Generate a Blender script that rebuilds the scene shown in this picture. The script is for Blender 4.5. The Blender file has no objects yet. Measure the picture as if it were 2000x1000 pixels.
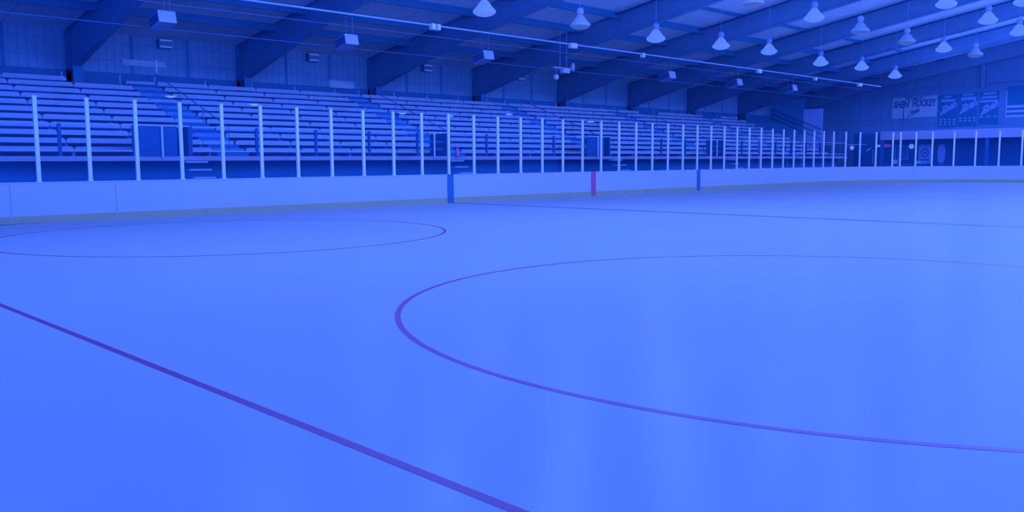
import bpy, bmesh, math, random
from mathutils import Vector, Matrix
C = bpy.context.scene.collection
PI = math.pi
random.seed(7)

# ------------------------------------------------------------------ camera
F_PX = 1678.0
cam_data = bpy.data.cameras.new('camera')
cam_data.sensor_width = 36.0
cam_data.lens = 36.0 * F_PX / 2000.0
cam_data.shift_x = 15.67 / 2000.0
cam_data.shift_y = -6.47 / 2000.0
cam_data.clip_end = 300
cam = bpy.data.objects.new('camera', cam_data)
C.objects.link(cam)
cam.matrix_world = (Matrix.Translation((0, 0, 1.4613)) @ Matrix.Rotation(-0.7742, 4, 'Z')
                    @ Matrix.Rotation(PI / 2 - 0.1043, 4, 'X') @ Matrix.Rotation(-0.0070, 4, 'Z'))
bpy.context.scene.camera = cam

# ------------------------------------------------------------------ world, light colour, exposure
vs = bpy.context.scene.view_settings
vs.view_transform = 'Standard'; vs.look = 'None'; vs.exposure = 0.0; vs.gamma = 1.0
vs.use_curve_mapping = False
LIGHT = (0.101, 0.218, 1.2)          # the hall's lamps burn blue
LAMP_W = 236.0                      # watts of one high-bay lamp
w = bpy.data.worlds.new('world'); bpy.context.scene.world = w
w.use_nodes = True
w.node_tree.nodes['Background'].inputs[0].default_value = (0.012, 0.095, 1.0, 1)
w.node_tree.nodes['Background'].inputs[1].default_value = 3.0      # added blue fill, let in where the near walls are left out


def lamp_light(x, y, z, k=1.0, rad=0.3):
    d = bpy.data.lights.new('lamp_glow', 'SPOT')
    d.energy = LAMP_W * k; d.color = LIGHT
    d.spot_size = math.radians(180); d.spot_blend = 0.08; d.shadow_soft_size = rad
    o = bpy.data.objects.new('lamp_glow', d); C.objects.link(o)
    o.location = (x, y, z)
    d = bpy.data.lights.new('reflector_glow', 'POINT')      # what the acrylic reflector lets through upwards
    d.energy = LAMP_W * 0.75 * k; d.color = LIGHT; d.shadow_soft_size = 0.38
    p = bpy.data.objects.new('reflector_glow', d); C.objects.link(p)
    p.location = (x, y, z + 0.3)
    return o

# ------------------------------------------------------------------ materials
GLOW = (0.092, 0.218, 1.0)            # what a lit lens looks like
def lin(c):
    out = []
    for v in c:
        v /= 255.0
        out.append(v / 12.92 if v <= 0.04045 else ((v + 0.055) / 1.055) ** 2.4)
    return out

def albedo(srgb, e):
    return tuple(min(0.93, max(0.0, a / (b * e))) for a, b in zip(lin(srgb), LIGHT))

def mat(name, col, rough=0.6, metal=0.0, spec=0.3, noise=0.0, nscale=3.0, emit=None, estr=1.0):
    m = bpy.data.materials.new(name); m.use_nodes = True
    nt = m.node_tree; b = nt.nodes['Principled BSDF']
    b.inputs['Roughness'].default_value = rough
    b.inputs['Metallic'].default_value = metal
    b.inputs['Specular IOR Level'].default_value = spec
    col = tuple(col[:3])
    if noise:
        tc = nt.nodes.new('ShaderNodeTexCoord'); n = nt.nodes.new('ShaderNodeTexNoise')
        n.inputs['Scale'].default_value = nscale; n.inputs['Detail'].default_value = 4
        r = nt.nodes.new('ShaderNodeValToRGB')
        r.color_ramp.elements[0].position = 0.3; r.color_ramp.elements[1].position = 0.7
        r.color_ramp.elements[0].color = tuple(c * (1 - noise) for c in col) + (1,)
        r.color_ramp.elements[1].color = tuple(min(1, c * (1 + noise)) for c in col) + (1,)
        nt.links.new(tc.outputs['Object'], n.inputs['Vector'])
        nt.links.new(n.outputs['Fac'], r.inputs['Fac'])
        nt.links.new(r.outputs['Color'], b.inputs['Base Color'])
    else:
        b.inputs['Base Color'].default_value = col + (1,)
    if emit:
        b.inputs['Emission Color'].default_value = tuple(emit) + (1,)
        b.inputs['Emission Strength'].default_value = estr
    return m

M = {}
M['board'] = mat('white_board_plastic', (0.54, 0.54, 0.52), 0.45, spec=0.2, noise=0.015, nscale=0.6)
M['kick'] = mat('kickplate_plastic', (0.48, 0.42, 0.21), 0.6, noise=0.06, nscale=2.5)
M['seam'] = mat('board_seam', (0.55, 0.5, 0.6), 0.7)
M['blue_mark'] = mat('blue_stripe_paint', (0.03, 0.18, 0.30), 0.5)
M['red_mark'] = mat('red_stripe_paint', (0.7, 0.1, 0.22), 0.5)
M['ice_line'] = mat('red_ice_paint', (0.33, 0.06, 0.13), 0.4)
M['ice_blue'] = mat('blue_ice_paint', (0.04, 0.12, 0.28), 0.4)
M['post'] = mat('white_post_metal', (0.82, 0.82, 0.78), 0.4, spec=0.4)
M['steel'] = mat('dark_steel', (0.16, 0.33, 0.48), 0.55, noise=0.08, nscale=0.7)
M['steel_dark'] = mat('darkened_steel', (0.04, 0.25, 0.40), 0.6, noise=0.08, nscale=0.7)  # same steel with a darker colour, to offset lamplight on columns and purlins
M['dark'] = mat('dark_surface', (0.02, 0.19, 0.34), 0.8, noise=0.1, nscale=0.8)  # dark tone raised in colour for unlit spots such as under the deck
M['liner'] = mat('roof_liner', (0.5, 0.6, 0.78), 0.55, spec=0.3, noise=0.05, nscale=0.4)
M['alu'] = mat('bleacher_aluminium', (0.42, 0.50, 0.58), 0.45, spec=0.4, noise=0.05, nscale=1.2)
M['fascia'] = mat('deck_fascia', (0.4, 0.36, 0.42), 0.7, noise=0.05)
M['concrete'] = mat('concrete', (0.14, 0.34, 0.55), 0.8, noise=0.1)
M['dark_post'] = mat('dark_rail_steel', (0.0, 0.10, 0.26), 0.5)
M['dark_lit'] = mat('dark_board_lit', (0.01, 0.12, 0.27), 0.7, noise=0.1)  # dark tone lowered in colour for lamp-lit panels, posts and walls
M['rail'] = mat('pale_rail', (0.5, 0.58, 0.75), 0.4)
M['white'] = mat('white_enamel', (0.85, 0.85, 0.82), 0.45)
M['grey'] = mat('grey_enamel', (0.35, 0.45, 0.65), 0.5)
M['vent'] = mat('pale_vent_metal', (0.62, 0.74, 0.74), 0.5)
M['panel'] = mat('plywood_panel', (0.3, 0.42, 0.62), 0.7, noise=0.06)
M['shade_lit'] = mat('glowing_reflector', (0.12, 0.12, 0.12), 0.4, emit=GLOW, estr=0.9)
M['shade_dim'] = mat('acrylic_reflector', (0.35, 0.4, 0.5), 0.35, emit=GLOW, estr=0.2)  # faint glow put into the reflectors and ballasts of unlit lamps
M['lens_lit'] = mat('glowing_lens', (0.03, 0.03, 0.03), 0.4, emit=GLOW, estr=1.0)
M['lens_dim'] = mat('dim_lens', (0.03, 0.03, 0.03), 0.4, emit=GLOW, estr=0.45)  # lenses of unlit lamps are given a glow as well
M['lens_far'] = mat('bright_lens', (0.03, 0.03, 0.03), 0.4, emit=GLOW, estr=40.0)
M['small_lit'] = mat('small_lit_globe', (0.6, 0.6, 0.6), 0.4, emit=GLOW, estr=0.95)
M['tube_dim'] = mat('faint_tube', (0.6, 0.6, 0.6), 0.4, emit=GLOW, estr=0.32)
M['exit_red'] = mat('lit_red_sign', (0.4, 0.1, 0.1), 0.4, emit=(0.13, 0.03, 0.38), estr=0.7)
M['banner'] = mat('banner_cloth', (0.48, 0.58, 0.60), 0.8, noise=0.03)
M['banner_dark'] = mat('dark_banner_cloth', (0.02, 0.22, 0.36), 0.8)
M['ink'] = mat('dark_ink', (0.01, 0.16, 0.34), 0.8)
M['pale_ink'] = mat('pale_ink', (0.36, 0.46, 0.68), 0.8)
M['red_can'] = mat('red_can_paint', (0.9, 0.2, 0.4), 0.5)


def wall_mat(name, base, line, sx, sz, axis='X', th=0.06, big=None):
    """ribbed wall sheeting: thin darker ribs and girts in object space"""
    m = bpy.data.materials.new(name); m.use_nodes = True
    nt = m.node_tree; b = nt.nodes['Principled BSDF']; b.inputs['Roughness'].default_value = 0.7
    b.inputs['Specular IOR Level'].default_value = 0.2
    tc = nt.nodes.new('ShaderNodeTexCoord'); sep = nt.nodes.new('ShaderNodeSeparateXYZ')
    nt.links.new(tc.outputs['Object'], sep.inputs[0])
    def grid(out, period, width):
        a = nt.nodes.new('ShaderNodeMath'); a.operation = 'PINGPONG'; a.inputs[1].default_value = period / 2
        nt.links.new(out, a.inputs[0])
        c = nt.nodes.new('ShaderNodeMath'); c.operation = 'LESS_THAN'; c.inputs[1].default_value = width / 2
        nt.links.new(a.outputs[0], c.inputs[0]); return c.outputs[0]
    g1 = grid(sep.outputs[axis], sx, th); g2 = grid(sep.outputs['Z'], sz, th)
    mx = nt.nodes.new('ShaderNodeMath'); mx.operation = 'MAXIMUM'
    nt.links.new(g1, mx.inputs[0]); nt.links.new(g2, mx.inputs[1])
    last = mx.outputs[0]
    if big:
        m2 = nt.nodes.new('ShaderNodeMath'); m2.operation = 'MAXIMUM'
        sc = nt.nodes.new('ShaderNodeMath'); sc.operation = 'MULTIPLY'; sc.inputs[1].default_value = 0.45
        nt.links.new(last, sc.inputs[0]); nt.links.new(sc.outputs[0], m2.inputs[0])
        nt.links.new(grid(sep.outputs[axis], big[0], big[1]), m2.inputs[1]); last = m2.outputs[0]
    n = nt.nodes.new('ShaderNodeTexNoise'); n.inputs['Scale'].default_value = 0.8
    nt.links.new(tc.outputs['Object'], n.inputs['Vector'])
    mixn = nt.nodes.new('ShaderNodeMixRGB')
    mixn.inputs[1].default_value = tuple(c * 0.85 for c in base) + (1,)
    mixn.inputs[2].default_value = tuple(min(1, c * 1.15) for c in base) + (1,)
    nt.links.new(n.outputs['Fac'], mixn.inputs[0])
    mix = nt.nodes.new('ShaderNodeMixRGB'); mix.inputs[2].default_value = tuple(line) + (1,)
    nt.links.new(last, mix.inputs[0]); nt.links.new(mixn.outputs[0], mix.inputs[1])
    nt.links.new(mix.outputs[0], b.inputs['Base Color'])
    return m

M['wall_back'] = wall_mat('ribbed_back_wall', (0.28, 0.48, 0.58), (0.10, 0.28, 0.45), 0.34, 0.74, 'X', 0.06, (2.5, 0.16))
M['wall_end'] = wall_mat('ribbed_end_wall', (0.15, 0.33, 0.47), (0.11, 0.28, 0.43), 0.9, 2.4, 'Y', 0.05)


def ice_mat():
    m = bpy.data.materials.new('ice'); m.use_nodes = True
    nt = m.node_tree; nt.nodes.clear()
    out = nt.nodes.new('ShaderNodeOutputMaterial')
    dif = nt.nodes.new('ShaderNodeBsdfDiffuse'); glo = nt.nodes.new('ShaderNodeBsdfGlossy')
    glo.inputs['Color'].default_value = (1, 1, 1, 1)
    mix = nt.nodes.new('ShaderNodeMixShader')
    tc = nt.nodes.new('ShaderNodeTexCoord'); n = nt.nodes.new('ShaderNodeTexNoise')
    n.inputs['Scale'].default_value = 0.22; n.inputs['Detail'].default_value = 3
    nt.links.new(tc.outputs['Object'], n.inputs['Vector'])
    r = nt.nodes.new('ShaderNodeValToRGB')
    r.color_ramp.elements[0].position = 0.2; r.color_ramp.elements[1].position = 0.8
    r.color_ramp.elements[0].color = (0.42, 0.415, 0.375, 1); r.color_ramp.elements[1].color = (0.455, 0.45, 0.40, 1)
    nt.links.new(n.outputs['Fac'], r.inputs['Fac']); nt.links.new(r.outputs['Color'], dif.inputs['Color'])
    n2 = nt.nodes.new('ShaderNodeTexNoise'); n2.inputs['Scale'].default_value = 0.5
    nt.links.new(tc.outputs['Object'], n2.inputs['Vector'])
    mr = nt.nodes.new('ShaderNodeMapRange')
    mr.inputs['To Min'].default_value = 0.2; mr.inputs['To Max'].default_value = 0.34
    nt.links.new(n2.outputs['Fac'], mr.inputs['Value']); glo.inputs['Roughness'].default_value = 0.27
    mix.inputs[0].default_value = 0.05
    nt.links.new(dif.outputs[0], mix.inputs[1]); nt.links.new(glo.outputs[0], mix.inputs[2])
    nt.links.new(mix.outputs[0], out.inputs['Surface'])
    return m
M['ice'] = ice_mat()


def glass_mat():
    m = bpy.data.materials.new('clear_rink_glass'); m.use_nodes = True
    nt = m.node_tree; nt.nodes.clear()
    out = nt.nodes.new('ShaderNodeOutputMaterial')
    tr = nt.nodes.new('ShaderNodeBsdfTransparent'); tr.inputs[0].default_value = (0.975, 0.985, 0.985, 1)
    gl = nt.nodes.new('ShaderNodeBsdfGlossy'); gl.inputs['Roughness'].default_value = 0.0
    lw = nt.nodes.new('ShaderNodeLayerWeight'); lw.inputs['Blend'].default_value = 0.5
    pw = nt.nodes.new('ShaderNodeMath'); pw.operation = 'POWER'; pw.inputs[1].default_value = 5.0
    mul = nt.nodes.new('ShaderNodeMath'); mul.operation = 'MULTIPLY_ADD'
    mul.inputs[1].default_value = 0.9; mul.inputs[2].default_value = 0.022      # Schlick reflectance of one face
    mx = nt.nodes.new('ShaderNodeMixShader')
    nt.links.new(lw.outputs['Facing'], pw.inputs[0]); nt.links.new(pw.outputs[0], mul.inputs[0]); nt.links.new(mul.outputs[0], mx.inputs[0])
    nt.links.new(tr.outputs[0], mx.inputs[1]); nt.links.new(gl.outputs[0], mx.inputs[2])
    nt.links.new(mx.outputs[0], out.inputs['Surface'])
    return m
M['glass'] = glass_mat()

# ------------------------------------------------------------------ mesh helpers
class MB:
    def __init__(s): s.bm = bmesh.new()
    def box(s, x0, x1, y0, y1, z0, z1, rot=None, piv=None):
        vs_ = [s.bm.verts.new((x, y, z)) for x in (x0, x1) for y in (y0, y1) for z in (z0, z1)]
        for f in ((0, 1, 3, 2), (4, 6, 7, 5), (0, 4, 5, 1), (2, 3, 7, 6), (0, 2, 6, 4), (1, 5, 7, 3)):
            s.bm.faces.new([vs_[i] for i in f])
        if rot is not None:
            bmesh.ops.rotate(s.bm, verts=vs_, cent=piv or (0, 0, 0), matrix=rot)
        return s
    def tube(s, a, b, r, n=10):
        a, b = Vector(a), Vector(b); d = (b - a).normalized()
        u = d.orthogonal().normalized(); v = d.cross(u)
        ra, rb = [], []
        for i in range(n):
            t = 2 * PI * i / n; o = u * math.cos(t) * r + v * math.sin(t) * r
            ra.append(s.bm.verts.new(a + o)); rb.append(s.bm.verts.new(b + o))
        for i in range(n):
            j = (i + 1) % n; s.bm.faces.new((ra[i], ra[j], rb[j], rb[i]))
        s.bm.faces.new(ra[::-1]); s.bm.faces.new(rb)
        return s
    def lathe(s, prof, n=24, c=(0, 0, 0)):
        rings = []
        for r, z in prof:
            if r < 1e-6: rings.append([s.bm.verts.new((c[0], c[1], c[2] + z))])
            else: rings.append([s.bm.verts.new((c[0] + r * math.cos(2 * PI * i / n), c[1] + r * math.sin(2 * PI * i / n), c[2] + z)) for i in range(n)])
        for A, B in zip(rings, rings[1:]):
            for i in range(n):
                j = (i + 1) % n
                f = [A[i % len(A)], A[j % len(A)], B[j % len(B)], B[i % len(B)]]
                g = []
                for v in f:
                    if v not in g: g.append(v)
                if len(g) > 2: s.bm.faces.new(g)
        return s
    def prism(s, pts, vec):
        """closed polygon (3-D points) swept along vec"""
        vec = Vector(vec)
        a = [s.bm.verts.new(p) for p in pts]; b = [s.bm.verts.new(Vector(p) + vec) for p in pts]
        n = len(a)
        s.bm.faces.new(a); s.bm.faces.new(b[::-1])
        for i in range(n):
            j = (i + 1) % n; s.bm.faces.new((a[i], b[i], b[j], a[j]))
        return s
    def build(s, name, m, parent=None, smooth=False, bevel=0.0):
        bmesh.ops.recalc_face_normals(s.bm, faces=s.bm.faces)
        if bevel:
            bmesh.ops.bevel(s.bm, geom=list(s.bm.edges), offset=bevel, segments=2, affect='EDGES', profile=0.5)
        me = bpy.data.meshes.new(name); s.bm.to_mesh(me); s.bm.free()
        me.materials.append(m)
        if smooth:
            for p in me.polygons: p.use_smooth = True
        o = bpy.data.objects.new(name, me); C.objects.link(o)
        if parent: o.parent = parent
        return o


def thing(name, label, cat, loc=(0, 0, 0), rz=0, group=None):
    o = bpy.data.objects.new(name, None); C.objects.link(o)
    o.location = loc; o.rotation_euler = (0, 0, rz); o.empty_display_size = 0.2
    tag(o, label, cat, group); return o

def tag(o, label, cat, group=None):
    o['label'] = label; o['category'] = cat
    if group: o['group'] = group
    return o

def struct(o):
    o['kind'] = 'structure'; return o

def copy_tree(o, parent=None, mats=None):
    c = o.copy(); C.objects.link(c)
    if parent: c.parent = parent
    for ch in list(o.children): copy_tree(ch, c)
    return c

ORD = ['zeroth', 'first', 'second', 'third', 'fourth', 'fifth', 'sixth', 'seventh', 'eighth', 'ninth', 'tenth',
       'eleventh', 'twelfth', 'thirteenth', 'fourteenth', 'fifteenth', 'sixteenth']

def text_mesh(name, txt, size, m, parent, mw, shear=0.0, bold=0.0, ext=0.004, width=None):
    cu = bpy.data.curves.new(name, 'FONT'); cu.body = txt; cu.size = size; cu.shear = shear
    cu.offset = bold; cu.extrude = ext; cu.align_x = 'CENTER'; cu.align_y = 'CENTER'; cu.resolution_u = 3
    t = bpy.data.objects.new(name + '_curve', cu); C.objects.link(t)
    dg = bpy.context.evaluated_depsgraph_get()
    me = bpy.data.meshes.new_from_object(t.evaluated_get(dg))
    C.objects.unlink(t); bpy.data.objects.remove(t)
    if width:
        xs = [v.co.x for v in me.vertices]; k = width / (max(xs) - min(xs))
        for v in me.vertices: v.co.x *= k
    me.materials.clear(); me.materials.append(m)
    o = bpy.data.objects.new(name, me); C.objects.link(o)
    if parent: o.parent = parent
    o.matrix_local = mw
    return o

# ------------------------------------------------------------------ rink layout
D = 24.14            # ice-side face of the long boards
XE = 60.5            # far end boards
X_NEAR = -1.0
YN = -3.3            # near boards (behind the picture)
RC = 9.0            # corner radius
BH = 1.052           # board height
ZT = 3.25            # top of the glass posts
XC = XE - RC; YC = D - RC

def path(s):
    """point and outward normal along the long boards, the far corner and the end boards; s = X on the straight"""
    if s <= XC: return Vector((s, D, 0)), Vector((0, 1, 0))
    a = (s - XC) / RC
    if a <= PI / 2:
        return Vector((XC + RC * math.sin(a), YC + RC * math.cos(a), 0)), Vector((math.sin(a), math.cos(a), 0))
    return Vector((XE, YC - (s - XC - RC * PI / 2), 0)), Vector((1, 0, 0))

S_ARC1 = XC + RC * PI / 2

# ------------------------------------------------------------------ floor: concrete slab and ice
struct(MB().box(-8, 74, -19, 39, -0.3, -0.05).build('floor_concrete', M['concrete']))
ice_bm = bmesh.new()
pts = []
for cx, cy, a0 in ((XC, YC, 0), (X_NEAR + RC, YC, 90), (X_NEAR + RC, YN + RC, 180), (XC, YN + RC, 270)):
    for k in range(0, 25):
        a = math.radians(a0 + 90 * k / 24); pts.append((cx + RC * math.cos(a), cy + RC * math.sin(a)))
top = [ice_bm.verts.new((x, y, 0)) for x, y in pts]; bot = [ice_bm.verts.new((x, y, -0.05)) for x, y in pts]
ice_bm.faces.new(top); ice_bm.faces.new(bot[::-1])
for i in range(len(pts)):
    j = (i + 1) % len(pts); ice_bm.faces.new((top[i], bot[i], bot[j], top[j]))
mb = MB(); mb.bm.free(); mb.bm = ice_bm
ice = struct(mb.build('floor', M['ice']))

LZ = 0.0015
def ice_strip(name, x0, x1, y0, y1, m, label):
    o = MB().box(x0, x1, y0, y1, -0.002, LZ).build(name, m, ice); o['label'] = label; return o
def ring(name, cx, cy, r, wd, m, label, n=160):
    b = MB()
    vi = [b.bm.verts.new((cx + (r - wd / 2) * math.cos(2 * PI * i / n), cy + (r - wd / 2) * math.sin(2 * PI * i / n), LZ)) for i in range(n)]
    vo = [b.bm.verts.new((cx + (r + wd / 2) * math.cos(2 * PI * i / n), cy + (r + wd / 2) * math.sin(2 * PI * i / n), LZ)) for i in range(n)]
    for i in range(n):
        j = (i + 1) % n; b.bm.faces.new((vi[i], vi[j], vo[j], vo[i]))
    o = b.build(name, m, ice); o['label'] = label; return o
ice_strip('goal_line', 2.445, 2.505, YN + 2.2, D - 1.8, M['ice_line'], 'thin red goal line running diagonally across the near ice')
ring('faceoff_circle', 8.594, 3.747, 4.583, 0.055, M['ice_line'], 'large red faceoff circle painted on the near ice')
ring('faceoff_circle', 8.594, 17.153, 4.583, 0.055, M['ice_line'], 'red faceoff circle near the left boards')
ice_strip('blue_line', 20.76, 20.98, YN, D - 0.01, M['ice_blue'], 'blue line crossing the ice from the left blue board stripe')
ice_strip('centre_line', 28.94, 29.04, YN, D - 0.01, M['board'], 'faint centre line across the ice')
ice_strip('blue_line', 37.2, 37.32, YN, D - 0.01, M['board'], 'faint far blue line across the ice')

# ------------------------------------------------------------------ dasher boards
def sweep(s0, s1, t0, t1, z0, z1, step=0.35):
    """wall-like solid following the board path between s0 and s1, t = distance outward"""
    b = MB(); rows = []
    cuts = [s0] + [c for c in (XC, S_ARC1) if s0 < c < s1] + [s1]
    ss = []
    for a, c in zip(cuts, cuts[1:]):
        n = 1 if (c <= XC + 1e-6 or a >= S_ARC1 - 1e-6) else max(2, int((c - a) / step))
        ss += [a + (c - a) * k / n for k in range(n)]
    ss.append(s1)
    for s in ss:
        p, nrm = path(s); rows.append([b.bm.verts.new(p + nrm * t + Vector((0, 0, z))) for t, z in ((t0, z0), (t1, z0), (t1, z1), (t0, z1))])
    for A, B in zip(rows, rows[1:]):
        for i in range(4):
            j = (i + 1) % 4; b.bm.faces.new((A[i], A[j], B[j], B[i]))
    b.bm.faces.new(rows[0][::-1]); b.bm.faces.new(rows[-1])
    return b

def dasher(label, s0, s1, seams=(), marks=()):
    t = thing('dasher_board', label, 'rink boards', path((s0 + s1) / 2)[0])
    inv = Matrix.Translation(-t.location)
    def part(name, b, m, lab=None):
        b.bm.transform(inv); o = b.build(name, m, t)
        if lab: o['label'] = lab
    part('facing', sweep(s0, s1, 0, 0.10, 0.19, BH - 0.03), M['board'])
    part('kickplate', sweep(s0, s1, -0.012, 0.10, 0.0, 0.19), M['kick'], 'dull yellowish kickplate strip')
    part('cap_rail', sweep(s0, s1, -0.012, 0.12, BH - 0.03, BH), M['board'])
    part('back_frame', sweep(s0, s1, 0.101, 0.2, 0.0, BH - 0.04), M['dark'])
    for s in seams: part('panel_seam', sweep(s - 0.008, s + 0.008, -0.014, 0, 0.0, BH - 0.03), M['seam'])
    for s, wd, m, lab in marks: part('line_stripe', sweep(s - wd / 2, s + wd / 2, -0.016, 0.121, 0.0, BH + 0.002), m, lab)

XB = 20.86
dasher('long white dasher boards running along the bleacher side of the ice', 3.0, XC, (6.27, 8.85),
       ((XB, 0.30, M['blue_mark'], 'blue stripe at the left, nearest the camera'),
        (XB + 8.23, 0.30, M['red_mark'], 'red stripe for the centre line'),
        (XB + 16.46, 0.30, M['blue_mark'], 'smaller blue stripe farther right')))
dasher('curved white dasher boards of the far rink corner', XC, S_ARC1, (55.46, 58.81))
dasher('white dasher boards across the far end under the banners', S_ARC1, S_ARC1 + 9.0)

# ------------------------------------------------------------------ glass posts and panes
SP = 1.2617
post_s = [6.964 + SP * i for i in range(40)] + [57.36, 57.88, 58.88, 59.89, 61.17, 62.39, 63.69, 64.92, 66.19]
marks_s = [(XB, 'left blue board stripe'), (XB + 8.23, 'red board stripe'), (XB + 16.46, 'right blue board stripe'),
           (55.46, 'dark seam in the corner boards'), (65.0, 'right edge of the photo')]

def place_word(i, arr):
    s = arr[i]
    best = None
    for ms, nm in marks_s:
        k = sum(1 for q in arr if min(s, ms) < q < max(s, ms)) + 1
        if best is None or k < best[0]: best = (k, 'left' if s < ms else 'right', nm)
    k, side, nm = best
    return '%s %s of the %s' % (ORD[k], side, nm)

proto = None
for i, s in enumerate(post_s):
    p, n = path(s)
    p = p + n * 0.055
    rz = math.atan2(n.y, n.x) - PI / 2
    lab = 'slim white upright glass post, ' + place_word(i, post_s)
    if proto is None:
        proto = thing('glass_post', lab, 'post', p, rz, 'upright posts between the rink glass panes')
        MB().box(-0.05, 0.05, -0.035, 0.035, BH, ZT - 0.02).build('upright', M['post'], proto, bevel=0.008)
        MB().box(-0.055, 0.055, -0.04, 0.04, ZT - 0.02, ZT).build('end_cap', M['post'], proto)
        MB().box(-0.06, 0.06, -0.045, 0.045, BH, BH + 0.03).build('base_shoe', M['post'], proto)
    else:
        o = copy_tree(proto); o.location = p; o.rotation_euler.z = rz; o['label'] = lab

ends = [post_s[0] - SP] + post_s
mids = [(a + b) / 2 for a, b in zip(ends, ends[1:])]
pane_mesh = {}
for i, (sa, sb) in enumerate(zip(ends, ends[1:])):
    a, n1 = path(sa); b, n2 = path(sb)
    a = a + n1 * 0.055; b = b + n2 * 0.055
    c = (a + b) / 2; d = b - a; rz = math.atan2(d.y, d.x); h_ = round(d.length, 3) / 2 - 0.06
    if h_ not in pane_mesh:
        o = MB().box(-h_, h_, -0.006, 0.006, BH + 0.002, 3.56).build('rink_shield', M['glass'])
        pane_mesh[h_] = o.data
    else:
        o = bpy.data.objects.new('rink_shield', pane_mesh[h_]); C.objects.link(o)
    tag(o, 'clear glass sheet over the boards, ' + place_word(i, mids), 'glass sheet', 'clear glass sheets above the rink boards')
    o.location = c; o.rotation_euler.z = rz

# ------------------------------------------------------------------ roof, walls
RID = 10.42
def roof_z(y): return 8.55 + 0.167 * (29.3 - max(y, 2 * RID - y))
def raf_z(y):
    y = max(y, 2 * RID - y)
    z = 7.5 + 0.1665 * (28.9 - y)
    if y > 31: z -= 0.09 * (y - 31)
    return z

YB = 38.3; YF = 2 * RID - YB
XL, XR = -7.0, 73.1
roof_mat = wall_mat('roof_liner_sheets', (0.82, 0.88, 0.88), (0.50, 0.60, 0.68), 2.5, 50.0, 'X', 0.05)
def roof_side(y0, y1, name):
    b = MB()
    pr = [(XL, y0, roof_z(y0)), (XL, y1, roof_z(y1)), (XL, y1, roof_z(y1) + 0.15), (XL, y0, roof_z(y0) + 0.15)]
    b.prism(pr, (XR - XL + 0.3, 0, 0)); return struct(b.build(name, roof_mat))
roof_side(RID, YB + 0.3, 'ceiling')
roof_side(YF - 0.3, RID, 'ceiling')
struct(MB().box(XL, XR + 0.3, YB, YB + 0.2, -0.05, roof_z(YB) + 0.05).build('wall_back', M['wall_back']))
struct(MB().box(XL, XR, YB - 0.06, YB - 0.001, 1.75, 5.4).build('trim_1', M['steel_dark']))
def gable(x0, x1, name):
    pr = [(x0, YF, -0.05), (x0, YB, -0.05), (x0, YB, roof_z(YB)), (x0, RID, roof_z(RID)), (x0, YF, roof_z(YF))]
    return struct(MB().prism(pr, (x1 - x0, 0, 0)).build(name, M['wall_end']))
gable(XR, XR + 0.2, 'wall_far_end')

# steel frames: tapered column + haunched rafter
FR = [12.5 + 7.52 * k for k in range(-2, 9)]
def frame_label(k):
    vis = k - 2
    if k < 2: return 'dark steel roof frame left of the photo edge'
    if k == len(FR) - 1: return 'dark steel roof frame against the far end wall above the banners'
    return 'dark steel roof frame, its bleacher column %s from the left' % ORD[vis + 1]
for k, x in enumerate(FR):
    if k == 0: continue
    t = thing('steel_frame', frame_label(k), 'roof frame', (x, YB - 0.8, 0), 0, 'dark steel roof frames')
    oy = YB - 0.8
    b = MB()
    b.box(-0.2, 0.2, -0.02, 0.02, 1.75, 5.65); b.box(-0.03, 0.03, 0.02, 0.73, 1.75, 5.3); b.box(-0.2, 0.2, 0.74, 0.78, 1.75, 7.0)
    b.build('column', M['steel_dark'], t)
    b = MB()
    ys = [YB - 0.05, 37.5, 36, 34, 31, 25, RID, RID - 14.6, 2 * RID - 31, 2 * RID - 34, 2 * RID - 37.5]
    lo = [(0, y - oy, raf_z(y)) for y in ys]; up = [(0, y - oy, roof_z(y) - 0.01) for y in ys]
    wv = 0.012
    A = [b.bm.verts.new((-wv, q[1], q[2])) for q in lo]; B = [b.bm.verts.new((-wv, q[1], q[2])) for q in up]
    A2 = [b.bm.verts.new((wv, q[1], q[2])) for q in lo]; B2 = [b.bm.verts.new((wv, q[1], q[2])) for q in up]
    for i in range(len(ys) - 1):
        b.bm.faces.new((A[i], A[i + 1], B[i + 1], B[i])); b.bm.faces.new((A2[i], B2[i], B2[i + 1], A2[i + 1]))
        for zoff, Q in ((0, lo), (0, up)):
            s = 1 if Q is lo else -1
            v = [b.bm.verts.new((sx * 0.14, Q[i + e][1], Q[i + e][2] + dz)) for e in (0, 1) for sx in (-1, 1) for dz in (0, 0.025 * s)]
            for f in ((0, 2, 6, 4), (1, 5, 7, 3), (0, 4, 5, 1), (2, 3, 7, 6)):
                b.bm.faces.new([v[q] for q in f])
    b.build('rafter', M['steel'], t)

# purlins over the stands, and a sprinkler pipe hugging the liner in every bay
for i, y in enumerate((24.8, 27.3, 29.8, 32.3, 34.8)):
    z = roof_z(y)
    o = MB().box(XL + 0.1, XR - 0.05, y - 0.05, y + 0.05, z - (0.16 if i == 0 else 0.32), z - 0.005).build('roof_purlin', M['steel_dark'])
    tag(o, 'long dark roof purlin above the bleachers, %s row counted from the rink' % ORD[i + 1], 'roof beam', 'purlins above the bleachers')
for k, x in enumerate(FR[1:-1]):
    k += 1
    xs = FR[k] - 0.55
    b = MB(); ys = [27.5, 24, 20, 16, 12, 11]
    for y0, y1 in zip(ys, ys[1:]):
        b.tube((xs, y0, roof_z(y0) - 0.16), (xs, y1, roof_z(y1) - 0.16), 0.045, 8)
    o = b.build('sprinkler_pipe', M['dark_post'])
    tag(o, 'dark pipe under the roof, beside the %s bleacher column from the left' % ORD[max(k - 1, 0)] if k > 1 else 'dark pipe under the roof outside the left edge of the photo',
        'pipe', 'sprinkler pipes along the rafters')

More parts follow.
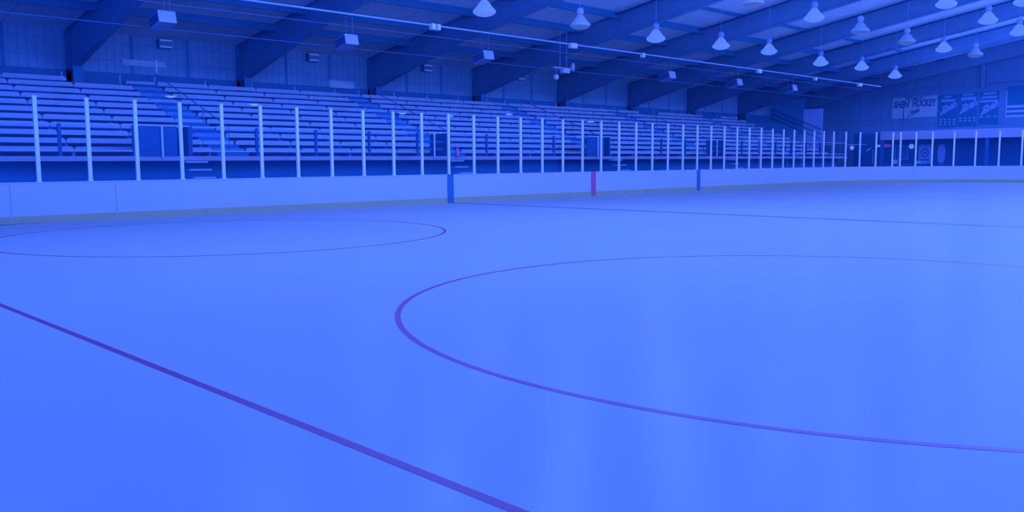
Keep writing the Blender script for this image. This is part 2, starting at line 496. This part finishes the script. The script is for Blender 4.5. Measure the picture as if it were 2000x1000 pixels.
# ------------------------------------------------------------------ high-bay lamps
def make_lamp(x, y, z, label, group, shade, lens, roof=None):
    t = thing('high_bay_lamp', label, 'ceiling lamp', (x, y, z), 0, group)
    prof = [(0.385, 0.0), (0.40, 0.03), (0.38, 0.09), (0.31, 0.15), (0.265, 0.20), (0.21, 0.29), (0.14, 0.37), (0.09, 0.42), (0.0, 0.43)]
    rf = MB().lathe(prof, 28).build('reflector', shade, t, smooth=True)
    MB().lathe([(0.0, -0.13), (0.15, -0.12), (0.27, -0.085), (0.35, -0.04), (0.375, 0.0), (0.0, 0.005)], 28).build('lens', lens, rf, smooth=True)
    bl = MB().lathe([(0.0, 0.43), (0.1, 0.43), (0.135, 0.50), (0.135, 0.60), (0.09, 0.68), (0.0, 0.68)], 20).build('ballast', shade if shade is M['shade_dim'] else M['grey'], t, smooth=True)
    MB().tube((0, 0, 0.68), (0, 0, roof_z(y) - z), 0.007, 6).build('hanging_cable', M['grey'], bl)
    return t

lamps = []   # x, y, z(rim), state, label
r1 = [(15.6, 6.58, 1), (20.56, 6.56, 1), (25.57, 6.63, 0), (30.46, 6.58, 1), (35.54, 6.72, 1), (39.98, 6.84, 1), (45.62, 6.69, 1), (50.85, 6.82, 1), (55.79, 6.66, 1)]
for i, (x, z, on) in enumerate(r1):
    lamps.append((x, 21.9, z, on, '%s hanging high-bay lamp, %s from the left in the row nearest the bleachers' % ('glowing' if on else 'unlit grey', ORD[i + 1])))
r2 = [(29.2, 7.2, 0), (34.08, 7.2, 1), (38.49, 7.12, 0), (43.8, 7.14, 0), (48.78, 7.2, 1), (53.78, 7.33, 0)]
nm2 = ['dim grey high-bay lamp cut by the top edge above the pipe', 'brightest high-bay lamp glaring against the pale roof bands',
       'unlit high-bay lamp with round ballast, left one of the unlit pair', 'unlit high-bay lamp with round ballast, right one of the unlit pair',
       'glowing lamp in the middle row, just right of the unlit pair', 'small faint lamp at the right end of the middle row']
for (x, z, on), nm in zip(r2, nm2): lamps.append((x, 16.7, z, on, nm))
r3 = [(37.16, 7.58, 1), (42.34, 7.5, 1), (46.92, 7.44, 1)]
nm3 = ['glaring high-bay lamp at the top edge near the right corner', 'glowing bell-shaped lamp right of the glaring lamp in the upper right', 'glowing lamp cut by the right edge of the photo']
for (x, z, on), nm in zip(r3, nm3): lamps.append((x, 12.7, z, on, nm))
lamps.append((38.75, 10.35, 7.55, 1, 'glowing lamp just touching the top right corner of the photo'))
for x, y, z, on, nm in lamps:
    make_lamp(x, y, z, nm, 'high-bay lamps over the ice', M['shade_lit'] if on else M['shade_dim'], M['lens_lit'] if on else M['lens_dim'])
    if on: lamp_light(x, y, z - 0.16)
# the same rows go on outside the picture; their lamps light the ice
for y, x0, x1, z in ((16.7, 4.0, 25, 7.2), (12.7, -1.0, 33, 7.5), (16.7, 59, 65, 7.2), (12.7, 52, 66, 7.4), (21.9, 60.8, 66, 6.7), (8.2, 4.0, 66, 7.5), (4.2, 4.0, 66, 7.2), (-1.0, 9.0, 66, 6.7)):  # far-end ones are bare lights added to brighten the end wall
    x = x0
    while x <= x1:
        lamp_light(x, y, z); x += 5.03
# lamps over the opposite side; the glass shows their reflections
for i, (x, z) in enumerate(((26.95, 6.45), (33.6, 6.15), (48.1, 5.97), (53.7, 5.93), (61.6, 6.35), (68.3, 5.6))):
    make_lamp(x, -13.7 if i < 5 else -8.7, z, 'hanging lamp over the side behind the camera, seen only mirrored in the glass', 'lamps over the opposite side', M['shade_lit'], M['lens_far'])

# ------------------------------------------------------------------ gas pipe with junction boxes, heaters, cables
t = thing('overhead_pipe', 'long thin pale pipe running above the boards across the photo', 'pipe', (13, 24.9, 6.49))
MB().tube((-16, 0, 0), (48, 0, 0.05), 0.032, 10).build('pipe_run', M['rail'], t)
for x, s_ in ((11.0, .16), (20.75, .08), (21.0, .08), (28.6, .2), (33.6, .08), (44.4, .17), (51.2, .1), (57.6, .2)):
    MB().box(-s_, s_, -0.1, 0.1, -0.14, 0.08).build('junction_box', M['white'], t, bevel=0.02).location = (x - 13, 0, 0)
o = MB().tube((2, 28.6, 6.75), (70, 28.6, 6.9), 0.016, 6).build('overhead_cable', M['steel']); tag(o, 'thin dark cable under the rafters, between the heaters and the pale pipe', 'cable')
o = MB().tube((2, 30.9, 6.3), (70, 30.9, 6.35), 0.016, 6).build('overhead_cable', M['steel']); tag(o, 'lowest thin cable strung just behind the box heaters', 'cable')

hx = [12.88, 20.44, 28.07, 42.89, 50.43, 57.88]
hz = [6.44, 6.38, 6.38, 6.43, 6.46, 6.5]
hp = None
for i, (x, z) in enumerate(zip(hx, hz)):
    lab = 'white-fronted box heater hanging above the bleachers, %s from the left' % ORD[i + 1]
    if hp is None:
        hp = thing('box_heater', lab, 'heater', (x, 30, z), 0, 'box heaters above the bleachers')
        tilt = Matrix.Rotation(math.radians(-14), 3, 'X')
        b = MB().box(-0.3, 0.3, -0.36, 0.4, -0.2, 0.2, tilt).build('body', M['grey'], hp, bevel=0.015)
        f = MB().box(-0.31, 0.31, -0.40, -0.365, -0.21, 0.21, tilt).build('front_panel', M['white'], b, bevel=0.01); f['label'] = 'bright white front panel'
        g = MB()
        for q in range(6): g.box(-0.318, -0.302, -0.3 + q * 0.115, -0.24 + q * 0.115, -0.15, 0.15, tilt)
        g.build('side_grille', M['dark_post'], b)
        MB().lathe([(0.0, 0.2), (0.1, 0.2), (0.1, 0.3), (0.0, 0.3)], 14, (0, -0.1, 0)).build('flue_collar', M['white'], b)
        for yy in (-0.15, 0.3):
            MB().tube((0.2, yy, 0.2), (0.2, yy, roof_z(30 + yy) - z - 0.02), 0.012, 6).build('hanger_rod', M['grey'], hp)
    else:
        o = copy_tree(hp); o.location = (x, 30, z); o['label'] = lab
t = thing('loudspeaker_cluster', 'small cluster of pale speakers on a hanging bar, between the box heaters', 'loudspeaker', (33.7, 30, 6.3))
MB().tube((-0.25, 0, 0), (-0.25, 0, roof_z(30) - 6.32), 0.02, 8).build('hanger_rod', M['grey'], t)
MB().tube((0.25, 0, 0), (0.25, 0, roof_z(30) - 6.32), 0.02, 8).build('hanger_rod', M['grey'], t)
MB().box(-0.75, 0.55, -0.04, 0.04, -0.06, 0.02).build('cross_bar', M['rail'], t)
MB().box(-0.15, 0.35, -0.16, 0.1, -0.26, -0.02).build('speaker_box', M['white'], t, bevel=0.02)
MB().lathe([(0, -0.15), (0.11, -0.11), (0.15, 0), (0.11, 0.11), (0, 0.15)], 16, (-0.55, 0, -0.5)).build('round_speaker', M['white'], t, smooth=True)
MB().tube((-0.55, 0, -0.36), (-0.55, 0, -0.05), 0.015, 6).build('drop_stem', M['grey'], t)
MB().lathe([(0, -0.2), (0.09, -0.18), (0.1, 0), (0.09, 0.18), (0, 0.2)], 14, (0.75, 0, 0.1)).build('side_speaker', M['white'], t, smooth=True)
MB().box(0.5, 0.76, -0.02, 0.02, -0.03, 0.0).build('side_arm', M['grey'], t)

# twin-tube strip lights high on the back wall
sp_ = None
for i, x in enumerate((16.39, 23.92, 31.29, 38.75)):
    lab = 'faint twin-tube strip light on the back wall, %s from the left' % ORD[i + 1]
    if sp_ is None:
        sp_ = thing('strip_light', lab, 'light', (x, 37.9, 6.78), 0, 'twin-tube lights on the back wall')
        hs = MB().box(-0.28, 0.28, 0.1, 0.39, -0.2, 0.2).build('housing', M['steel'], sp_)
        for z in (-0.14, 0.14): MB().tube((-0.26, 0.06, z), (0.26, 0.06, z), 0.035, 10).build('tube', M['tube_dim'], hs)
    else:
        o = copy_tree(sp_); o.location.x = x; o['label'] = lab
for i, (x, z0, z1, w_, lab) in enumerate(((25.7, 5.35, 5.75, 1.55, 'pale rectangular vent panel on the back wall between the second and third columns'),
                                    (15.5, 5.75, 6.0, 1.9, 'pale slatted vent panel on the back wall between the first and second columns'))):
    t = thing('wall_vent', lab, 'vent', (x, YB - 0.03, (z0 + z1) / 2), 0)
    fr_ = MB().box(-w_ / 2, w_ / 2, -0.03, 0.03, -(z1 - z0) / 2, (z1 - z0) / 2).build('frame', M['vent'], t)
    n = 4
    for q in range(n):
        zz = -(z1 - z0) / 2 + (q + .5) * (z1 - z0) / n
        MB().box(-w_ / 2 + 0.05, w_ / 2 - 0.05, -0.05, -0.031, zz - 0.03, zz + 0.03).build('louvre', M['vent'], fr_)
t = thing('hanging_tube', 'white tube hanging upright on a cord above the left bleachers', 'light', (14.75, 35.2, 5.2))  # plain white tube on a cord, gives no light
MB().tube((0, 0, 0), (0, 0, 0.5), 0.035, 10).build('tube', M['white'], t)
MB().tube((0, 0, 0.5), (0, 0, roof_z(35.2) - 5.2), 0.008, 6).build('cord', M['grey'], t)

# ------------------------------------------------------------------ spectator deck and front rail
DK = 1.75
t = thing('spectator_deck', 'long raised spectator deck with a dark front under the bleachers', 'deck', (30, 28, 0))
MB().box(-36.9, 31.99, -0.2, 10.2, DK - 0.15, DK).build('deck_slab', M['concrete'], t)
f = MB().box(-36.9, 31.99, -0.5, -0.2, DK - 0.15, DK).build('edge_fascia', M['fascia'], t); f['label'] = 'pale band along the deck edge'
MB().box(-36.9, 31.99, 0.3, 0.5, -0.05, DK - 0.15).build('front_wall', M['dark'], t)

vom = [(10.83, 12.5, 'dark', 'leftmost'), (22.2, 23.7, 'pale', 'second from the left'), (32.6, 34.4, 'dark', 'third from the left'), (43.6, 45.2, 'pale', 'rightmost')]
segs = []; x = 2.0
for a, b, _, _ in vom: segs.append((x, a - 0.05)); x = b + 0.05
segs.append((x, 62.0))
nseg = ['at the left edge of the photo', 'between the leftmost and second stair boxes', 'between the second and third stair boxes',
        'between the third and rightmost stair boxes', 'right of the rightmost stair box']
for (a, b), nm in zip(segs, nseg):
    t = thing('guard_rail', 'guard rail with dark posts along the deck edge, ' + nm, 'railing', ((a + b) / 2, 27.6, DK), 0, 'guard rails along the spectator deck')
    h_ = (b - a) / 2
    for z, m, nme in ((0.95, M['rail'], 'top_rail'), (0.84, M['dark_post'], 'second_rail'), (0.16, M['rail'], 'bottom_rail')):
        MB().tube((-h_, 0, z), (h_, 0, z), 0.025, 8).build(nme, m, t)
    n = max(2, int(round((b - a) / 2.15))); 
    for q in range(n + 1):
        xx = -h_ + 0.04 + (2 * h_ - 0.08) * q / n
        MB().box(xx - 0.045, xx + 0.045, -0.04, 0.04, 0, 0.97).build('rail_post', M['dark_post'], t)
for a, b, kind, nm in vom:
    t = thing('stair_box', '%s guard panels around the stair opening in the deck, %s' % ('dark' if kind == 'dark' else 'half-open', nm), 'stair', ((a + b) / 2, 27.5, DK), 0, 'stair openings in the deck')
    h_ = (b - a) / 2
    if kind == 'dark':
        MB().box(-h_, h_ * 0.5, -0.03, 0.03, 0, 0.95).build('front_panel', M['dark_lit'], t)
    else:
        for zz in (0.25, 0.55): MB().box(-h_, h_ * 0.5, -0.03, 0.03, zz, zz + 0.08).build('front_slat', M['dark_lit'], t)
    MB().box(h_ - 0.03, h_ + 0.03, 0.0, 1.2, 0, 0.95).build('side_panel', M['dark_lit'], t)
    MB().box(-h_, h_, -0.04, 0.04, 0.95, 0.99).build('rim', M['rail'], t)
    MB().tube((-h_ * 0.1, -0.06, -0.05), (-h_ * 0.1, -0.06, 0.95), 0.035, 8).build('white_post', M['post'], t)
    for q in range(6):
        MB().box(h_ * 0.5 + 0.03, h_ + 0.35, -0.55 - 0.27 * q, -0.29 - 0.27 * q, -0.22 - 0.25 * q, -0.17 - 0.25 * q).build('step', M['alu'], t)
        
t = thing('fire_extinguisher', 'small red canister standing on the deck edge above the left blue stripe', 'canister', (24.1, 27.42, DK))
MB().lathe([(0, 0), (0.08, 0), (0.085, 0.05), (0.085, 0.26), (0.05, 0.33), (0.0, 0.34)], 16).build('body', M['red_can'], t, smooth=True)
MB().box(-0.03, 0.05, -0.02, 0.02, 0.33, 0.39).build('handle', M['dark'], t)

# ------------------------------------------------------------------ bleachers
NR = 11; RISE = 0.288; RUN = 0.75; Y0 = 28.9; Z0 = 2.02
aisles = [4.2, 14.6, 25.0, 35.4, 45.8, 56.2]
AW = 0.62
secs = [(a + AW, b - AW) for a, b in zip(aisles, aisles[1:])] + [(aisles[-1] + AW, 61.8)]
names = ['at the far left', 'second from the left', 'in the middle left', 'in the middle right', 'second from the far end', 'at the far right end']

def plank(L, m, parent, loc):
    h_ = L / 2 - 0.012; ch = 0.07
    b = MB()
    b.prism([(-h_, 0, -0.12), (h_, 0, -0.12), (h_, 0, -0.03), (h_ - ch, 0, 0.045), (-h_ + ch, 0, 0.045), (-h_, 0, -0.03)], (0, 0.035, 0))
    b.box(-h_ + ch, h_ - ch, 0.035, 0.29, 0.0, 0.045)
    o = b.build('seat_plank', m, parent); o.location = loc
    return o

cache = {}
for (a, b), nm in zip(secs, names):
    t = thing('bleacher_section', 'tiered aluminium bleacher section of long plank benches, ' + nm, 'bleachers', ((a + b) / 2, Y0, DK), 0, 'bleacher sections behind the rink')
    n = int(round((b - a) / 2.08)); L = (b - a) / n
    for r in range(NR):
        for q in range(n):
            xx = -(b - a) / 2 + L * (q + 0.5)
            if r == NR - 1 and any(abs((a + b) / 2 + xx - fx) < 0.75 for fx in FR):
                continue
            loc = (xx, r * RUN, Z0 + r * RISE - DK)
            key = round(L, 4)
            if key in cache:
                o = cache[key].copy(); C.objects.link(o); o.parent = t; o.location = loc
            else:
                cache[key] = plank(L, M['alu'], t, loc)
    # stringers carrying the rows, and a dark back screen under the seats
    for q in range(n + 1):
        xx = -(b - a) / 2 + L * q; xx = min(max(xx, -(b - a) / 2 + 0.06), (b - a) / 2 - 0.06)
        zt = Z0 - DK - 0.14
        s = MB().prism([(xx - 0.04, 0.1, 0), (xx - 0.04, (NR - 1) * RUN + 0.3, 0), (xx - 0.04, (NR - 1) * RUN + 0.3, zt + (NR - 1) * RISE), (xx - 0.04, 0.1, zt)], (0.08, 0, 0))
        s.build('stringer', M['concrete'], t)
    for r in range(NR):
        MB().box(-(b - a) / 2, (b - a) / 2, r * RUN + 0.3, r * RUN + 0.7, Z0 + r * RISE - DK - 0.16, Z0 + r * RISE - DK - 0.13).build('foot_board', M['concrete'], t)
    m_ = int((b - a) / 2.2)
    for q in range(m_ + 1):
        xx = -(b - a) / 2 + 0.1 + q * (b - a - 0.2) / m_
        MB().box(xx - 0.02, xx + 0.02, NR * RUN - 0.38, NR * RUN - 0.34, Z0 + (NR - 1) * RISE - DK - 0.1, Z0 + (NR - 1) * RISE - DK + 0.27).build('back_post', M['rail'], t)
for x, nm in zip(aisles[1:], ['leftmost', 'second from the left', 'middle', 'fourth from the left', 'farthest right']):
    t = thing('aisle_stair', 'dark stepped aisle between bleacher sections, ' + nm, 'stairs', (x, Y0 - 0.3, DK), 0, 'aisles between the bleacher sections')
    for r in range(NR):
        MB().box(-AW + 0.03, AW - 0.03, r * RUN, r * RUN + 0.36, 0, 0.15 + r * RISE).build('step', M['dark'], t)
        MB().box(-AW + 0.03, AW - 0.03, r * RUN + 0.36, r * RUN + RUN, 0, 0.15 + r * RISE + RISE / 2).build('half_step', M['alu'] if r % 3 == 1 else M['concrete'], t)
    MB().tube((0, 0.2, 1.0), (0, 6.3, 1.0 + 6.1 / RUN * RISE), 0.018, 8).build('handrail', M['steel_dark'], t)
    for q in range(4):
        yy = 0.3 + q * 1.95
        MB().tube((0, yy, 0.1 + yy / RUN * RISE), (0, yy, 1.0 + (yy - .2) / RUN * RISE), 0.018, 8).build('handrail_post', M['steel_dark'], t)

# end partition with sloping rails
t = thing('end_partition', 'stepped pale panel wall closing the far end of the bleachers', 'partition', (62.0, 31, DK))
MB().box(0, 0.06, 0, 2.75, 1.2, 6.09 - DK).build('tall_panel', M['steel_dark'], t)
f = MB().box(0, 0.06, -1.5, -0.01, 0, 5.3 - DK).build('low_panel', M['grey'], t); f['label'] = 'paler lower panel'
MB().box(0, 0.06, 0, 2.75, 0, 1.19).build('base_panel', M['steel_dark'], t)
for k in range(3):
    MB().tube((-0.06, -1.5, 2.0 - k * 0.35), (-0.06, 2.6, 3.7 - k * 0.35), 0.03, 8).build('sloping_rail', M['dark_post'], t)

# ------------------------------------------------------------------ far end: lobby front, banners, flag
t = thing('lobby_front', 'dark lobby front with a long pale fascia beam behind the end glass', 'building front', (64.5, 20, 0))
f = MB().box(-0.15, 0.15, -9.0, 6.15, 2.92, 3.53).build('fascia_beam', M['fascia'], t); f['label'] = 'long pale fascia beam'
MB().box(1.9, 2.1, -9.0, 9.0, -0.05, 3.5).build('lobby_wall', M['dark_lit'], t)
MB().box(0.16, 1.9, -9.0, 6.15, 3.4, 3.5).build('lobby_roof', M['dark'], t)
for y in (6.05, -1.0):
    MB().box(-0.1, 0.1, y - 0.1, y + 0.1, -0.05, 2.92).build('support_post', M['dark_lit'], t)
XW = XR - 0.02
def on_end(y, z, x=XW):      # local x -> -Y, local y -> Z, facing -X
    return Matrix.Translation((x, y, z)) @ Matrix(((0, 0, -1, 0), (-1, 0, 0, 0), (0, 1, 0, 0), (0, 0, 0, 1)))

def frame_at(name, label, cat, y, z, x=XW, group=None):
    o = bpy.data.objects.new(name, None); C.objects.link(o); o.matrix_world = on_end(y, z, x)
    tag(o, label, cat, group); return o

t = frame_at('hockey_banner', 'large pale banner lettered SHEN HOCKEY on the far end wall', 'banner', 27.08, 5.7, XW)
W2, H2 = 1.75, 0.88
MB().prism([(-W2, -H2, 0), (W2, -H2 + 0.08, 0), (W2 + .04, H2, 0), (0.75, H2 - 0.04, 0), (0.55, H2 - 0.32, 0), (-0.55, H2 - 0.3, 0), (-0.85, H2 - 0.06, 0), (-W2 + 0.05, H2 - 0.04, 0)], (0, 0, 0.02)).build('cloth', M['banner'], t)
text_mesh('lettering', 'SHEN', 0.74, M['ink'], t, Matrix.Translation((-1.03, 0.24, 0.024)), 0.22, 0.03, width=1.25)
text_mesh('lettering', 'HOCKEY', 0.74, M['ink'], t, Matrix.Translation((0.72, 0.28, 0.024)), 0.22, 0.03, width=1.9)
text_mesh('script', 'Shen', 0.5, M['ink'], t, Matrix.Translation((0.05, -0.36, 0.024)) @ Matrix.Rotation(0.5, 4, 'Z'), 0.4, 0.02, width=0.8)
MB().prism([(-0.5, -0.78, 0.02), (-0.38, -0.8, 0.02), (-0.28, -0.55, 0.02), (-0.38, -0.6, 0.02)], (0, 0, 0.006)).build('script_tail', M['ink'], t)
MB().box(-0.85, -0.77, -H2 - 0.0, 0.05, 0.021, 0.03).build('dark_stripe', M['ink'], t)  # flat dark upright stripe laid on the lower cloth
arc = MB()
for k in range(10):
    a0 = PI * k / 10; a1 = PI * (k + 1) / 10
    arc.tube((0.05 + 0.33 * math.cos(a0), 0.5 + 0.33 * math.sin(a0), 0.045), (0.05 + 0.33 * math.cos(a1), 0.5 + 0.33 * math.sin(a1), 0.045), 0.04, 6)
arc.build('top_loop', M['banner'], t)

heads = [[('', 0.0)], [], []]
pn = [(24.5, 5.28, 1.42, 2.55, 'nearest the large pale banner'), (23.05, 5.33, 1.34, 2.55, 'the middle one of three'), (21.56, 5.37, 1.36, 2.5, 'nearest the flag')]
bars = [[(-0.05, 1.12, 0.55, 0.13), (0.0, 0.82, 1.05, 0.2)],
        [(0.0, 1.15, 0.85, 0.14), (0.05, 0.84, 1.1, 0.24)],
        [(0.02, 1.1, 0.9, 0.15), (0.0, 0.82, 1.05, 0.15), (-0.05, 0.52, 1.25, 0.15)]]
dots = [(4, 3, 0.14, 1.5), (4, 2, 0.14, 1.55), (3, 1, 0.2, 1.6)]
for i, (y, z, wd, ht, nm) in enumerate(pn):
    t = frame_at('pennant_banner', 'tall dark banner with a pale slanted script, ' + nm, 'banner', y, z, XW, 'dark banners on the far end wall')
    cl = MB().box(-wd / 2, wd / 2, -ht / 2, ht / 2, 0, 0.012).build('cloth', M['banner_dark'], t)
    for (bx, bz, bw, bh_) in bars[i]:
        nL = max(3, int(bw / (bh_ * 0.8))); cw = bw / nL
        b = MB()
        for q in range(nL):
            b.prism([(bx - bw / 2 + q * cw, bz - bh_ / 2, 0.012), (bx - bw / 2 + (q + 0.86) * cw, bz - bh_ / 2, 0.012),
                     (bx - bw / 2 + (q + 0.9) * cw + 0.03, bz + bh_ / 2, 0.012), (bx - bw / 2 + q * cw + 0.03, bz + bh_ / 2, 0.012)], (0, 0, 0.006))
        b.build('heading_line', M['pale_ink'], cl)
    sc = -0.15 if i == 2 else 0.05
    text_mesh('script', 'Shen', 0.72, M['pale_ink'], cl, Matrix.Translation((0.08, 0.22 + sc, 0.016)) @ Matrix.Rotation(0.52, 4, 'Z'), 0.4, 0.03, width=1.2)
    MB().prism([(-0.62, -0.36 + sc, 0.012), (-0.46, -0.4 + sc, 0.012), (-0.2, 0.02 + sc, 0.012), (-0.36, 0.02 + sc, 0.012)], (0, 0, 0.006)).build('script_tail', M['pale_ink'], cl)
    nc, nr, dw, _ = dots[i]
    b = MB()
    for c_ in range(nc):
        for r_ in range(nr):
            x_ = -0.5 + c_ * (1.0 / (nc - 1)); z_ = -0.66 - r_ * 0.2
            b.box(x_ - dw / 2 - 0.02, x_ + dw / 2 + 0.02, z_ - 0.05, z_ + 0.05, 0.012, 0.018)
    b.build('year_list', M['pale_ink'], cl)

t = frame_at('flag', 'striped flag with a dark canton hanging at the right edge of the far wall', 'flag', 20.38, 5.75, XW)
FH, FW = 2.3, 4.3; st = FH / 13
MB().box(0, FW, -FH / 2, FH / 2, 0, 0.012).build('cloth', M['banner_dark'], t)
for k in range(6):
    x0 = 0.0 if k < 3 else 0.4 * FW
    zz = -FH / 2 + st * (2 * k)
    MB().box(x0, FW, zz, zz + st, 0.012, 0.016).build('pale_stripe', M['banner'], t)
MB().box(-0.03, 0.06, -FH / 2, FH / 2 - 0.3, 0.012, 0.02).build('hoist_edge', M['pale_ink'], t)
t = frame_at('wall_column', 'dark steel column on the far end wall above the banners', 'column', 22.0, 0, XW)
MB().box(-0.15, 0.15, 6.9, raf_z(22.0), 0, 0.25).build('column', M['steel'], t)
MB().box(0.2, 8.0, 7.3, 7.5, 0, 0.12).build('girt', M['steel'], t)

# small things at the lobby
XLW = 66.36
t = frame_at('framed_poster', 'pale framed poster with a round emblem behind the end glass', 'poster', 23.68, 1.88, XLW)
MB().box(-0.44, 0.44, -0.7, 0.62, 0, 0.03).build('frame', M['pale_ink'], t)
sh = MB().box(-0.37, 0.37, -0.63, 0.55, 0.03, 0.04).build('sheet', M['panel'], t)
rg = MB()
for k in range(20):
    a0, a1 = 2 * PI * k / 20, 2 * PI * (k + 1) / 20
    rg.prism([(0.29 * math.cos(a0), 0.08 + 0.33 * math.sin(a0), 0.041), (0.29 * math.cos(a1), 0.08 + 0.33 * math.sin(a1), 0.041),
              (0.2 * math.cos(a1), 0.08 + 0.24 * math.sin(a1), 0.041), (0.2 * math.cos(a0), 0.08 + 0.24 * math.sin(a0), 0.041)], (0, 0, 0.006))
rg.build('emblem_ring', M['ink'], sh)
MB().lathe([(0, 0), (0.1, 0), (0.1, 0.006), (0, 0.006)], 16, (0, 0.08, 0.041)).build('emblem_centre', M['ink'], sh)
MB().box(-0.3, 0.3, -0.47, -0.38, 0.041, 0.047).build('caption_bar', M['ink'], sh)
MB().box(-0.44, 0.44, 0.66, 0.7, 0, 0.03).build('top_rail', M['pale_ink'], t)
t = frame_at('display_panel', 'tall dim rounded panel right of the framed poster', 'display panel', 22.53, 0, XLW)
MB().prism([(0.26 * math.copysign(abs(math.cos(a)) ** 0.6, math.cos(a)), 1.9 + 0.66 * math.copysign(abs(math.sin(a)) ** 0.7, math.sin(a)), 0.02) for a in [2 * PI * k / 28 for k in range(28)]], (0, 0, 0.05)).build('face', M['panel'], t)
MB().box(-0.22, 0.22, -0.05, 1.25, 0.0, 0.05).build('stand', M['dark'], t)
def small_lamp(y, z, nm, r=0.17):
    t = frame_at('wall_lamp', nm, 'lamp', y, z, XLW)
    MB().box(-0.06, 0.06, -0.06, 0.06, 0, 0.1).build('bracket', M['grey'], t)
    MB().lathe([(0, -r), (r * .7, -r * .7), (r, 0), (r * .7, r * .7), (0, r)], 16, (0, 0, 0.1 + r)).build('globe', M['small_lit'], t, smooth=True)
small_lamp(29.0, 2.42, 'small round white lamp glowing left of the corner post')
small_lamp(24.55, 2.45, 'small round white lamp beside the framed poster', 0.19)
t = frame_at('light_bar', 'short bright light bar on the dark lobby wall left of the red sign', 'light', 27.0, 2.53, XLW)
MB().box(-0.2, 0.2, -0.08, 0.08, 0, 0.1).build('diffuser', M['small_lit'], t); MB().box(-0.24, 0.24, -0.1, 0.1, -0.03, 0).build('housing', M['grey'], t)
t = frame_at('exit_sign', 'small dim red lit sign on the dark lobby wall', 'sign', 26.4, 2.53, XLW)
MB().box(-0.22, 0.22, -0.11, 0.11, 0, 0.08).build('face', M['exit_red'], t); MB().box(-0.25, 0.25, -0.13, 0.13, -0.03, 0).build('housing', M['dark'], t)
t = frame_at('white_box', 'small white box on the counter, below the red sign to its right', 'box', 25.75, 1.34, XLW)
MB().box(-0.16, 0.16, -0.16, 0.16, 0, 0.3).build('carton', M['white'], t); MB().box(-0.165, 0.165, 0.1, 0.165, -0.0, 0.305).build('lid', M['board'], t)
t = frame_at('white_box', 'low white box at the foot of the framed poster', 'box', 24.07, 1.29, XLW)
MB().box(-0.2, 0.2, -0.09, 0.09, 0.05, 0.3).build('carton', M['white'], t); MB().box(-0.205, 0.205, 0.05, 0.095, 0.045, 0.305).build('lid', M['board'], t)
t = frame_at('notice_case', 'dark glazed notice case with thin pale frame left of the round lamp', 'notice case', 25.35, 2.0, XLW)
MB().box(-0.45, 0.45, -0.5, 0.5, 0, 0.03).build('back', M['dark'], t)
for x_ in (-0.45, 0.45): MB().box(x_ - 0.025, x_ + 0.025, -0.5, 0.5, 0.03, 0.05).build('frame_side', M['pale_ink'], t)
for z_ in (-0.5, 0.5): MB().box(-0.475, 0.475, z_ - 0.025, z_ + 0.025, 0.03, 0.05).build('frame_edge', M['pale_ink'], t)
t = frame_at('hose_reel', 'looped pale hose hanging on a bent white arm behind the corner glass', 'hose', 27.45, 1.2, XLW)
MB().tube((0, 0, 0.1), (0.02, 1.05, 0.1), 0.045, 8).build('hose', M['panel'], t)
MB().tube((-0.47, 0.98, 0.1), (-0.2, 1.15, 0.1), 0.06, 8).build('bent_arm', M['white'], t)
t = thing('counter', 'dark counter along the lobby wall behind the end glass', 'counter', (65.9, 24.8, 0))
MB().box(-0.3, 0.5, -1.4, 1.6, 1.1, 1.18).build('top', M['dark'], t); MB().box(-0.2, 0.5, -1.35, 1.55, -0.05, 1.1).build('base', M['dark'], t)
o = MB().tube((62.3, 30.5, 2.65), (66.3, 28.0, 2.65), 0.03, 8).build('corner_rail', M['rail']); tag(o, 'thin pale rail running from the bleacher end towards the lobby', 'railing')
